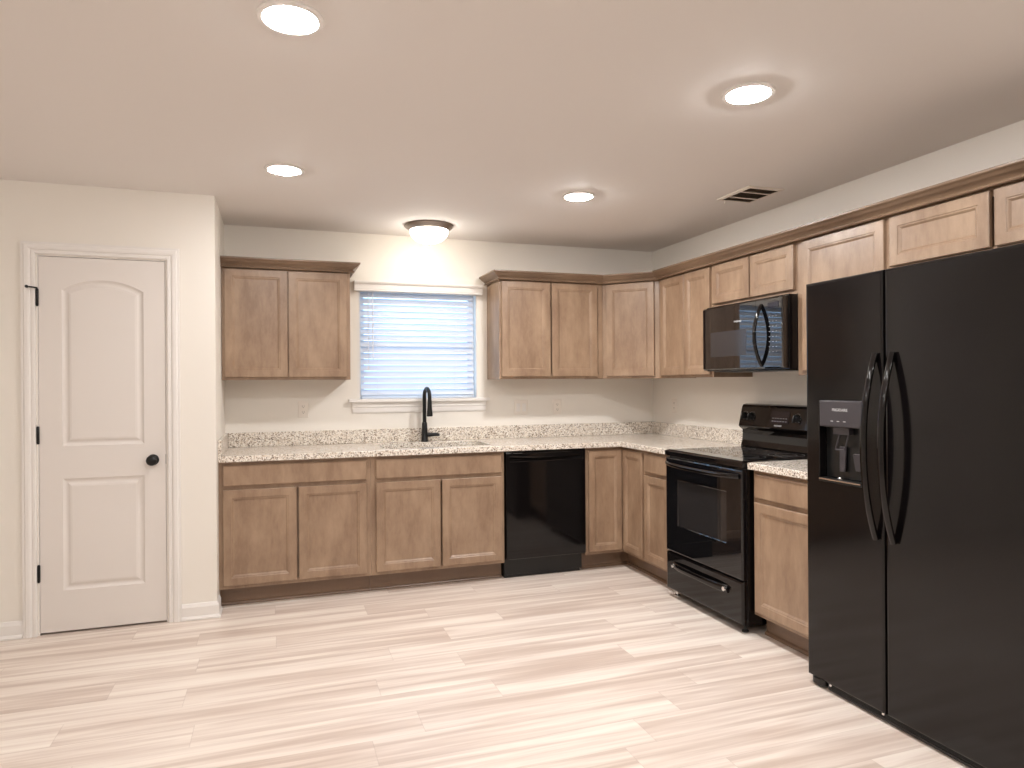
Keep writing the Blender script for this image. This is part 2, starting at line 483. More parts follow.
def blind():
    t = thing('window_blind', 'white two-inch slatted blind lowered and closed over the window above the sink', 'blind', (-1.975, -.01, 2.05))
    bm = bmesh.new()
    prof = [(.002, 2.012), (.044, 2.012), (.046, 2.016), (.044, 2.022), (.046, 2.026), (.046, 2.058), (.054, 2.064), (.060, 2.074), (.060, 2.084), (.002, 2.084)]
    rings(bm, [[FB(x, v, z) for v, z in prof] for x in (-2.452, -1.496)])
    part('valance', bm, 'trim', t)
    bm = bmesh.new(); n = 17; top = 1.992; pitch = .0445
    a = math.radians(57)
    for k in range(n):
        z = top - k * pitch; y = .030
        lo = []
        for s in range(7):
            q = -1 + 2 * s / 6; c = .025 * q; bow = .0035 * (1 - q * q)
            # inner (room) edge down
            yy = y - c * math.cos(a) + -bow * math.sin(a); zz = z - c * math.sin(a) + bow * math.cos(a)
            lo.append((yy, zz))
        th = .0028
        loop = lo + [(yy + th * math.sin(a), zz - th * math.cos(a) * .2) for yy, zz in reversed(lo)]
        rings(bm, [[Vector((x, yy, zz)) for yy, zz in loop] for x in (-2.402, -1.552)])
    part('slats', bm, 'slat', t, smooth=True)
    bx('bottom_rail', ID, (-2.402, -1.552, .012, .052, 1.233, 1.249), 'slat', t, .003)
    for x in (-2.285, -1.70):
        bm = bmesh.new(); sweep(bm, [(x, -.0035, 2.012), (x, -.0035, 1.24)], .0011, 6)
        sweep(bm, [(x + .012, -.0035, 2.012), (x + .012, -.0035, 1.24)], .0008, 6)
        part('ladder_cord', bm, 'cord', t)
    bm = bmesh.new(); sweep(bm, [(-2.318, -.012, 2.012), (-2.318, -.012, 1.52)], .0042, 8)
    part('tilt_wand', bm, 'cord', t, smooth=True)
    bm = bmesh.new()
    for ph in (0, math.pi):
        sweep(bm, [(-2.352 + .003 * math.cos(k * .8 + ph), -.012 + .003 * math.sin(k * .8 + ph), 2.012 - k * .0075) for k in range(70)], .0018, 6)
    c = part('lift_cord', bm, 'cord', t, smooth=True)
    bm = bmesh.new(); lathe(bm, (-2.352, -.012, 1.44), [(.001, .040), (.004, .038), (.007, .008), (.006, 0), (.001, -.001)], 'z', 14)
    part('cord_tassel', bm, 'cord', c, smooth=True)
blind()

# ------------------------------------------------------------------ cabinets
def base_cab(label, F, u0, u1, doors, drawers, group='base cabinets', kick=None, depth=.61, top=.8765, name='base_cabinet', poly=None):
    loc = F((u0 + u1) / 2, depth / 2, 0)
    t = thing(name, label, 'cabinet', loc, group)
    bm = bmesh.new()
    # carcass with a proud face frame
    box(bm, F, u0 + .0008, u1 - .0008, .001, depth - .019, .115, top)
    if top < .87:
        for q0, q1 in ((u0 + .0008, u0 + .019), (u1 - .019, u1 - .0008)): box(bm, F, q0, q1, .001, depth - .019, top, .8765)
    part('carcass', bm, 'wood', t)
    bm = bmesh.new(); a, b = u0 + .0008, u1 - .0008; v0, v1 = depth - .019, depth
    zz = [.115, .155, .835, .8765]
    box(bm, F, a, a + .038, v0, v1, .115, .8765); box(bm, F, b - .038, b, v0, v1, .115, .8765)
    box(bm, F, a + .038, b - .038, v0, v1, .115, .150); box(bm, F, a + .038, b - .038, v0, v1, .840, .8765)
    if drawers: box(bm, F, a + .038, b - .038, v0, v1, .695, .738)
    part('face_frame', bm, 'wood', t, 0)
    for (p, q) in drawers: part('drawer_front', slab(F, p, q, .732, .856, depth + .0005), 'wood', t, smooth=False)
    for (p, q, lo, hi) in doors: part('door', shaker(F, p, q, lo, hi, depth + .0005), 'wood', t)
    k = kick or (u0, u1)
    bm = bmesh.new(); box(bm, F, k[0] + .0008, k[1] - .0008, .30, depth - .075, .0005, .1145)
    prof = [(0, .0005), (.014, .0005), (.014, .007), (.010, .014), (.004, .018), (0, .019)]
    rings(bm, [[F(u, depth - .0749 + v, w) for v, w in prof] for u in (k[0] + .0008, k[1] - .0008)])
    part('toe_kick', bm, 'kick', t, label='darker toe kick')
    return t

D = (.137, .708)
base_cab('wide base cabinet beside the pantry wall with one drawer over two doors', FB, XL, -2.417,
         [(-3.290, -2.870) + D, (-2.858, -2.445) + D], [(-3.290, -2.445)])
base_cab('sink base cabinet left of the dishwasher with false drawer front over two doors', FB, -2.417, -1.520,
         [(-2.386, -1.966) + D, (-1.955, -1.541) + D], [(-2.386, -1.541)], top=.66)
# corner base: L-shaped carcass with a folding two-leaf door
def corner_base():
    t = thing('corner_cabinet', 'corner base cabinet with two full-height folding door leaves meeting in the inner corner', 'cabinet', (-.45, -.45, 0), 'base cabinets')
    bm = bmesh.new()
    L = [(-.9145, -.001), (-.001, -.001), (-.001, -.9195), (-.61, -.9195), (-.61, -.61), (-.9145, -.61)]
    rings(bm, [[Vector((x, y, z)) for x, y in L] for z in (.115, .8765)])
    part('carcass', bm, 'wood', t)
    bm = bmesh.new()
    K = [(-.9145, -.3), (-.3, -.3), (-.3, -.9195), (-.535, -.9195), (-.535, -.535), (-.9145, -.535)]
    rings(bm, [[Vector((x, y, z)) for x, y in K] for z in (.0005, .1145)])
    K = [(-.9145, -.536), (-.536, -.536), (-.536, -.9195), (-.549, -.9195), (-.549, -.549), (-.9145, -.549)]
    rings(bm, [[Vector((x, y, z)) for x, y in K] for z in (.0005, .018)])
    part('toe_kick', bm, 'kick', t, label='darker toe kick')
    part('door', shaker(FB, -.893, -.6315, .137, .856, .6105, st=.052), 'wood', t)
    part('door', shaker(FR, .6325, .905, .137, .856, .6105, st=.052), 'wood', t)
corner_base()
base_cab('narrow base cabinet between the corner cabinet and the range, drawer over one door', FR, .920, 1.268,
         [(.937, 1.245) + D], [(.937, 1.245)])
base_cab('single-door base cabinet with drawer between the range and the refrigerator', FR, 2.050, 2.588,
         [(2.076, 2.560) + D], [(2.076, 2.560)])

UG = 'wall cabinets'
def upper_cab(label, F, u0, u1, w0, doors, ztop=2.130, depth=.305, side_over=0):
    t = thing('wall_cabinet', label, 'cabinet', F((u0 + u1) / 2, 0, w0), UG)
    a, b = u0 + .0008, u1 - .0008
    bm = bmesh.new(); box(bm, F, a, b, .001, depth - .0195, w0 + .012, ztop)
    box(bm, F, a, a + .012, .001, depth - .0195, w0, w0 + .012); box(bm, F, b - .012, b, .001, depth - .0195, w0, w0 + .012)
    part('carcass', bm, 'wood', t)
    bm = bmesh.new(); v0, v1 = depth - .019, depth
    box(bm, F, a, a + .038, v0, v1, w0, ztop); box(bm, F, b - .038, b, v0, v1, w0, ztop)
    box(bm, F, a + .038, b - .038, v0, v1, w0, w0 + .038); box(bm, F, a + .038, b - .038, v0, v1, 2.06, ztop)
    part('face_frame', bm, 'wood', t)
    for (p, q, lo, hi) in doors: part('door', shaker(F, p, q, lo, hi, depth + .0005), 'wood', t)
    return t
UD = (1.387, 2.084)
ZU = 1.370
cabL = upper_cab('two-door wall cabinet left of the window with its own crown molding', FB, XL + .001, -2.508, ZU,
                 [(-3.296, -2.912) + UD, (-2.906, -2.531) + UD])
upper_cab('two-door wall cabinet right of the window on the back wall', FB, -1.450, -.616, ZU,
          [(-1.436, -1.054) + UD, (-1.042, -.668) + UD])
def corner_upper():
    t = thing('corner_wall_cabinet', 'diagonal one-door wall cabinet in the corner of the kitchen', 'cabinet', (-.3, -.3, ZU), UG)
    bm = bmesh.new()
    L = [(-.6145, -.001), (-.001, -.001), (-.001, -.6145), (-.3055, -.6145), (-.6145, -.3055)]
    rings(bm, [[Vector((x, y, z)) for x, y in L] for z in (ZU, 2.130)])
    part('carcass', bm, 'wood', t)
    part('door', shaker(FD, .035, .402, *UD, .001), 'wood', t)
corner_upper()
upper_cab('two-door wall cabinet between the corner cabinet and the microwave', FR, .616, 1.275, ZU,
          [(.655, .960) + UD, (.966, 1.258) + UD])
upper_cab('short two-door wall cabinet directly above the microwave', FR, 1.275, 2.037, 1.815,
          [(1.290, 1.651) + (1.838, 2.084), (1.663, 2.022) + (1.838, 2.084)])
upper_cab('tall single-door wall cabinet between the microwave and the refrigerator', FR, 2.037, 2.625, ZU,
          [(2.088, 2.611) + (1.394, 2.084)])
upper_cab('short wide wall cabinet above the black refrigerator', FR, 2.625, 3.600, 1.825,
          [(2.640, 3.108) + (1.860, 2.084), (3.128, 3.585) + (1.860, 2.084)])

CROWN = [(.0005, 2.0905), (.022, 2.0905), (.024, 2.094), (.022, 2.098), (.016, 2.100), (.014, 2.104), (.018, 2.110), (.026, 2.117), (.038, 2.124), (.048, 2.134), (.058, 2.140), (.060, 2.144), (.060, 2.152), (.0005, 2.152)]
def crown_bm(pts):
    """pts walk with the room on the right"""
    P = [Vector(p) for p in pts]; loops = []
    for i, p in enumerate(P):
        a = (p - P[i - 1]).normalized() if i else (P[1] - p).normalized()
        b = (P[i + 1] - p).normalized() if i < len(P) - 1 else a
        na, nb = Vector((a.y, -a.x)), Vector((b.y, -b.x)); m = na + nb; m = m / m.dot(na)
        loops.append([Vector((p.x + m.x * o, p.y + m.y * o, z)) for o, z in CROWN])
    bm = bmesh.new(); rings(bm, loops); return bm
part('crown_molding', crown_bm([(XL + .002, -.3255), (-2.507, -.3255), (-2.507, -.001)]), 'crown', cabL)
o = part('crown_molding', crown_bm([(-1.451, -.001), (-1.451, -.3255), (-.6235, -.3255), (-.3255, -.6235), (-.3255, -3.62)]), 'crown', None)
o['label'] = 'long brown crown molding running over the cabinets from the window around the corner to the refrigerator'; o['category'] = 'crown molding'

# ------------------------------------------------------------------ countertops
ZC = .914; ZB = .8775
SX0, SX1, SY0, SY1 = -2.325, -1.575, -.525, -.125
def countertops():
    outer = [(XL + .001, -.648), (-.648, -.648), (-.648, -1.276), (-.001, -1.276), (-.001, -.001), (XL + .001, -.001)]
    hole = [(p.x, p.y) for p in rrect(SX0, SX1, SY0, SY1, .05)]
    bm = bmesh.new()
    def lay(poly, z): return [bm.verts.new((x, y, z)) for x, y in poly]
    ot, ob, ht, hb = lay(outer, ZC), lay(outer, ZB), lay(hole, ZC), lay(hole, ZB)
    for A, B in ((ot, ob), (ht, hb)):
        for i in range(len(A)):
            j = (i + 1) % len(A); bm.faces.new((A[i], A[j], B[j], B[i]))
    fill_with_holes(bm, ot, [ht]); fill_with_holes(bm, ob, [hb])
    t = part('countertop', bm, 'granite', None, .003)
    t['label'] = 'L-shaped speckled granite countertop running from the pantry wall around the corner to the range'; t['category'] = 'countertop'
    bm = bmesh.new()
    box(bm, ID, XL + .021, -.0215, -.0205, -.001, ZC + .0003, 1.012); box(bm, ID, -.0205, -.001, -1.276, -.001, ZC + .0003, 1.012)
    part('backsplash', bm, 'granite', t, .002)
    bx('side_splash', ID, (XL + .001, XL + .0205, -.645, -.001, ZC + .0003, 1.012), 'granite', t, .002)
    bm = bmesh.new(); box(bm, ID, -.648, -.001, -2.587, -2.046, ZB, ZC)
    t = part('countertop', bm, 'granite', None, .003)
    t['label'] = 'short speckled granite countertop between the range and the refrigerator'; t['category'] = 'countertop'
    bx('backsplash', ID, (-.0205, -.001, -2.587, -2.046, ZC + .0003, 1.012), 'granite', t, .002)
countertops()

def sink():
    t = thing('kitchen_sink', 'undermount stainless steel sink set in the granite counter below the window', 'sink', ((SX0 + SX1) / 2, (SY0 + SY1) / 2, .70))
    bm = bmesh.new()
    L = []
    for ins, z in ((-.012, ZB - .001), (-.003, ZB - .001), (0, ZB - .004), (.006, .72), (.02, .700), (.06, .694)):
        L.append([Vector((p.x, p.y, z)) for p in rrect(SX0 + ins, SX1 - ins, SY0 + ins, SY1 - ins, max(.05, .05 - ins))])
    for ins, z in ((.06, .691), (.018, .697), (.003, .72), (-.003, ZB - .006), (-.012, ZB - .004)):
        L.append([Vector((p.x, p.y, z)) for p in rrect(SX0 + ins, SX1 - ins, SY0 + ins, SY1 - ins, max(.05, .05 - ins))])
    rings(bm, L, (False, False))
    # close floor top
    part('basin', bm, 'steel', t, smooth=True)
    bm = bmesh.new(); box(bm, ID, SX0 + .05, SX1 - .05, SY0 + .05, SY1 - .05, .6915, .6945)
    part('basin_floor', bm, 'steel', t)
    bm = bmesh.new(); lathe(bm, ((SX0 + SX1) / 2, -.30, .6945), [(.001, .001), (.02, .001), (.03, .003), (.045, .003), (.046, .0002)], 'z', 28)
    part('drain', bm, 'chrome', t, smooth=True)
sink()

def faucet():
    bx_, by_ = -1.953, -.062
    t = thing('kitchen_faucet', 'matte black gooseneck faucet with side lever behind the sink', 'faucet', (bx_, by_, ZC))
    bm = bmesh.new()
    lathe(bm, (bx_, by_, ZC), [(.001, .0005), (.027, .0005), (.027, .006), (.024, .012), (.021, .10), (.019, .135), (.016, .142), (.001, .143)], 'z', 28)
    part('base', bm, 'mblack', t, smooth=True)
    R = .062; zt = ZC + .328; dx, dy = .10, -.995
    pts = [(bx_, by_, ZC + .13), (bx_, by_, ZC + .22), (bx_, by_, zt - .01)]
    for k in range(17):
        a = math.pi * k / 16
        d = R - R * math.cos(a); pts.append((bx_ + dx * d, by_ + dy * d, zt + R * math.sin(a)))
    ex, ey = bx_ + dx * 2 * R, by_ + dy * 2 * R
    pts.append((ex, ey, zt - .02))
    bm = bmesh.new(); sweep(bm, pts, .0140, 16, side=(dy, -dx, 0)); part('spout', bm, 'mblack', t, smooth=True)
    bm = bmesh.new(); lathe(bm, (ex, ey, zt - .02), [(.001, .002), (.014, .002), (.0155, -.005), (.0165, -.05), (.021, -.095), (.022, -.115), (.018, -.118), (.001, -.118)], 'z', 24)
    part('spray_head', bm, 'mblack', t, smooth=True)
    bm = bmesh.new()
    z = ZC + .050
    sweep(bm, [(bx_ + .015, by_ - .003, z), (bx_ + .040, by_ - .008, z), (bx_ + .050, by_ - .010, z)], [.016, .016, .014], 16)
    sweep(bm, [(bx_ + .046, by_ - .009, z), (bx_ + .085, by_ - .016, z + .002), (bx_ + .108, by_ - .02, z - .003)], [(.0145, .0145), (.0135, .0125), (.010, .009)], 12)
    part('lever', bm, 'mblack', t, smooth=True)
faucet()

# ------------------------------------------------------------------ dishwasher
def dishwasher():
    u0, u1 = -1.511, -.923
    t = thing('dishwasher', 'black built-in dishwasher between the sink cabinet and the corner cabinet', 'dishwasher', ((u0 + u1) / 2, -.3, 0))
    bx('tub', FB, (u0 + .005, u1 - .005, .03, .575, .02, .872), 'bplas', t, .002)
    bm = bmesh.new(); 
    prof = [(.576, .135), (.628, .135), (.634, .141), (.636, .20), (.636, .800), (.634, .806), (.617, .812), (.613, .822), (.613, .842), (.620, .852), (.634, .856), (.636, .860), (.634, .868), (.628, .871), (.576, .871)]
    # full-width pocket is only between the end caps
    ue = .022
    flat = [(v if (v < .6 or w < .19 or w > .857) else .636, w) for v, w in prof]
    rings(bm, [[FB(u, v, w) for v, w in pr] for u, pr in ((u0, flat), (u0 + ue, flat), (u0 + ue + .003, prof), (u1 - ue - .003, prof), (u1 - ue, flat), (u1, flat))])
    d = part('door', bm, 'gloss', t, .0015)
    bm = bmesh.new()
    n = 16; loops = []
    for k in range(n + 1):
        q = k / n; u = u0 + .024 + (u1 - u0 - .048) * q; dz = .010 * (1 - (2 * q - 1) ** 2)
        loops.append([FB(u, .614, .838 - dz), FB(u, .634, .836 - dz), FB(u, .636, .840 - dz), FB(u, .634, .855), FB(u, .614, .855)])
    rings(bm, loops); part('pocket_handle', bm, 'gloss', d, smooth=True)
    bx('brand_mark', FB, (u0 + .05, u0 + .115, .6360, .6364, .859, .8625), 'ring', d, 0)
    bx('kick_plate', FB, (u0, u1 - .02, .40, .572, .001, .1135), 'bplas', t, .002)
    return t
dishwasher()

# ------------------------------------------------------------------ range
def arc_path(F, u, w0, w1, v0, bow, n=20, pw=2.0):
    return [F(u, v0 + bow * (1 - abs(2 * k / n - 1) ** pw), w0 + (w1 - w0) * k / n) for k in range(n + 1)]

def range_():
    u0, u1 = 1.279, 2.033
    t = thing('electric_range', 'black freestanding electric range with glass cooktop and oven door', 'range', FR((u0 + u1) / 2, .33, 0))
    bm = bmesh.new(); box(bm, FR, u0, u1, .03, .640, .045, .880)
    part('body', bm, 'gloss', t, .003)
    bm = bmesh.new()
    L = []
    for ins, z in ((.004, .8805), (0, .884), (0, .908), (.004, .9135), (.014, .9165)):
        L.append([FR(u0 - .002 + ins, .100, z), FR(u1 + .002 - ins, .100, z), FR(u1 + .002 - ins, .672 - ins, z), FR(u0 - .002 + ins, .672 - ins, z)])
    rings(bm, L); ct = part('cooktop', bm, 'gloss', t)
    bx('glass_surface', FR, (u0 + .018, u1 - .018, .115, .655, .9165, .9185), 'bglass', ct, .001)
    for cu, cv, r in ((1.46, .49, .115), (1.85, .49, .095), (1.46, .23, .080), (1.85, .23, .100)):
        bm = bmesh.new(); c = FR(cu, cv, .9186)
        lathe(bm, c, [(r - .0025, 0), (r, 0), (r, .0003), (r - .0025, .0003)], 'z', 48, (False, False))
        lathe(bm, c, [(r * .6 - .002, 0), (r * .6, 0), (r * .6, .0003), (r * .6 - .002, .0003)], 'z', 40, (False, False))
        part('burner_ring', bm, 'ring', ct)
    # oven door
    a, b = u0 + .003, u1 - .003; th0, th1 = .6405, .670
    bm = bmesh.new(); wu0, wu1, ww0, ww1 = 1.415, 1.897, .458, .742
    L = [[(a, .288), (b, .288), (b, .872), (a, .872)]]
    def lp(i, v, q=(a, b, .288, .872)): return [FR(q[0] + i, v, q[2] + i), FR(q[1] - i, v, q[2] + i), FR(q[1] - i, v, q[3] - i), FR(q[0] + i, v, q[3] - i)]
    W_ = (wu0, wu1, ww0, ww1)
    rings(bm, [lp(0, th0), lp(0, th1 - .008), lp(.003, th1 - .002), lp(.010, th1), lp(0, th1, W_), lp(.004, th1 - .0025, W_)], (True, False))
    d = part('oven_door', bm, 'bglass', t)
    bx('oven_window', FR, (wu0 + .003, wu1 - .003, th1 - .012, th1 - .0022, ww0 + .003, ww1 - .003), 'oven', d, 0)
    bm = bmesh.new(); n = 24
    pts = []; rad = []
    for k in range(n + 1):
        q = k / n; e = abs(2 * q - 1)
        pts.append(FR(a + .018 + (b - a - .036) * q, th1 + .004 + .034 * (1 - e ** 5), .836 - .006 * (1 - e * e) )); rad.append((.014, .010))
    sweep(bm, pts, rad, 14, side=(0, 0, 1)); part('handle', bm, 'gloss', d, smooth=True)
    # storage drawer
    bm = bmesh.new()
    rect_rings(bm, FR, a, b, .050, .281, [(0, th0), (0, th1 - .012), (.004, th1 - .004), (.012, th1 - .001)])
    dr = part('storage_drawer', bm, 'gloss', t)
    bm = bmesh.new(); pts = []; rad = []
    for k in range(n + 1):
        q = k / n; e = abs(2 * q - 1)
        pts.append(FR(1.372 + .533 * q, th1 + .002 + .022 * (1 - e ** 4), .211)); rad.append((.018 + .004 * e, .008))
    sweep(bm, pts, rad, 14, side=(0, 0, 1)); hd = part('handle', bm, 'gloss', dr, smooth=True)
    for cu in (1.385, 1.893):
        bm = bmesh.new(); lathe(bm, FR(cu, th1 + .0195, .212), [(.001, -.004), (.012, -.003), (.014, .004), (.011, .009), (.001, .010)], 'x', 18)
        part('end_cap', bm, 'chrome', hd, smooth=True, label='shiny end cap of the drawer handle')
    # backguard
    bm = bmesh.new()
    prof = [(.022, .9), (.100, .9), (.104, .925), (.092, .960), (.088, 1.005), (.092, 1.028), (.118, 1.048), (.120, 1.056), (.092, 1.176), (.084, 1.190), (.060, 1.196), (.022, 1.196)]
    rings(bm, [[FR(u, v, w) for v, w in prof] for u in (u0 + .001, u1 - .001)])
    bg = part('backguard', bm, 'gloss', t, .003)
    tilt = lambda u, v, w: FR(u, .1205 + v - (w - 1.056) * (.028 / .120), w)
    bx('display', tilt, (1.575, 1.735, 0, .0012, 1.085, 1.158), 'screen', bg, 0)
    bm = bmesh.new()
    for i in range(6):
        for j in range(2):
            box(bm, tilt, 1.590 + i * .023, 1.604 + i * .023, .0012, .0014, 1.095 + j * .018, 1.0975 + j * .018)
    part('touch_marks', bm, 'mark', bg)
    text('brand_mark', 'FRIGIDAIRE', tilt, 1.650, .0012, 1.069, .013, 'mark', bg)
    for cu in (1.330, 1.395, 1.800, 1.975):
        bm = bmesh.new(); wz = 1.118
        c = tilt(cu, 0, wz)
        lathe(bm, c, [(.001, .0), (.024, .0), (.024, -.005), (.020, -.010), (.018, -.020), (.001, -.021)], 'x', 28)
        vs = bmesh.new()
        box(bm, tilt, cu - .0045, cu + .0045, .018, .030, wz - .021, wz + .021)
        k = part('knob', bm, 'bplas', bg, .001, smooth=True)
        bx('pointer', tilt, (cu - .001, cu + .001, .030, .0304, wz + .004, wz + .020), 'mark', k, 0)
        bm = bmesh.new()
        for q in range(9):
            an = math.radians(-130 + 260 * q / 8); r = .029
            x, z = r * math.sin(an), r * math.cos(an)
            box(bm, tilt, cu + x - .0016, cu + x + .0016, .0002, .0006, wz + z - .0016, wz + z + .0016)
        part('dial_marks', bm, 'mark', k)
    for cu in (u0 + .05, u1 - .05):
        for cv in (.618, .08):
            bm = bmesh.new(); lathe(bm, FR(cu, cv, 0), [(.001, .0005), (.018, .0005), (.018, .010), (.008, .014), (.008, .046), (.001, .046)], 'z', 18)
            part('foot', bm, 'chrome' if cv > .3 and cu < 1.5 else 'rubber', t, smooth=True)
range_()

# ------------------------------------------------------------------ microwave
def microwave():
    u0, u1 = 1.286, 2.034; w0, w1 = 1.405, 1.8125
    t = thing('microwave', 'black over-the-range microwave hung under the short wall cabinet', 'microwave', FR(1.66, .2, w0))
    bx('body', FR, (u0, u1, .012, .362, w0, w1), 'gloss', t, .003)
    # front: gently bowed door and control panel
    def bowed(ua, ub, wa, wb, v0, crown, name, mat, parent, n=12):
        bm = bmesh.new(); loops = []
        us = [ua, ua + .006] + [ua + (ub - ua) * k / n for k in range(1, n)] + [ub - .006, ub]
        for k, u in enumerate(us):
            q = (u - u0) / (u1 - u0) * 2 - 1
            vf = .402 + .003 * (1 - q * q)
            edge = .006 if (k == 0 and ua < 1.5) or (k == len(us) - 1 and ub > 1.9) else 0
            loops.append([FR(u, v0, wa), FR(u, vf - .008 - edge, wa), FR(u, vf - edge, wa + .008), FR(u, vf - edge, wb - .008), FR(u, vf - .008 - edge, wb), FR(u, v0, wb)])
        rings(bm, loops); return part(name, bm, mat, parent, 0, smooth=True)
    d = bowed(u0 + .010, 1.815, w0 + .006, w1 - .010, .3625, 0, 'door', 'mwglass', t)
    c = bowed(1.817, u1 - .006, w0 + .006, w1 - .010, .3625, 0, 'control_panel', 'mwglass', t, 6)
    # window screen in door
    bm = bmesh.new(); loops = []
    for k in range(9):
        u = 1.385 + .345 * k / 8; q = (u - u0) / (u1 - u0) * 2 - 1; vf = .402 + .003 * (1 - q * q) + .0006
        loops.append([FR(u, vf - .004, 1.492), FR(u, vf, 1.492), FR(u, vf, 1.645), FR(u, vf - .004, 1.645)])
    rings(bm, loops); part('window', bm, 'mesh', d, smooth=True)
    text('brand_mark', 'FRIGIDAIRE', lambda u, v, w: FR(u, .4057 + v, w), 1.655, .0009, 1.695, .014, 'mark', d)
    bm = bmesh.new()
    n = 22; pts = [FR(1.862, .402 + .052 * math.sin(math.pi * k / n) ** .8, 1.425 + .345 * k / n) for k in range(n + 1)]
    sweep(bm, pts, [(.012, .009)] * (n + 1), 14, side=(0, 1, 0)); part('handle', bm, 'gloss', d, smooth=True)
    for i in range(3):
        for j in range(8):
            u = 1.925 + i * .027; w = 1.50 + j * .028; bx('key', FR, (u, u + .009, .4000, .4052 - .0004 * i, w, w + .004), 'keymark', c, 0)
    bx('clock_display', FR, (1.915, 2.0, .396, .4050, 1.745, 1.775), 'screen', c, 0)
    bm = bmesh.new()
    for k in range(14): box(bm, FR, u0 + .04 + k * .048, u0 + .075 + k * .048, .363, .375, w1 - .009, w1 - .005)
    part('top_vent', bm, 'bplas', t)
    bx('bottom_panel', FR, (u0 + .05, u1 - .05, .05, .34, w0 - .006, w0 - .0002), 'bplas', t, .001)
microwave()

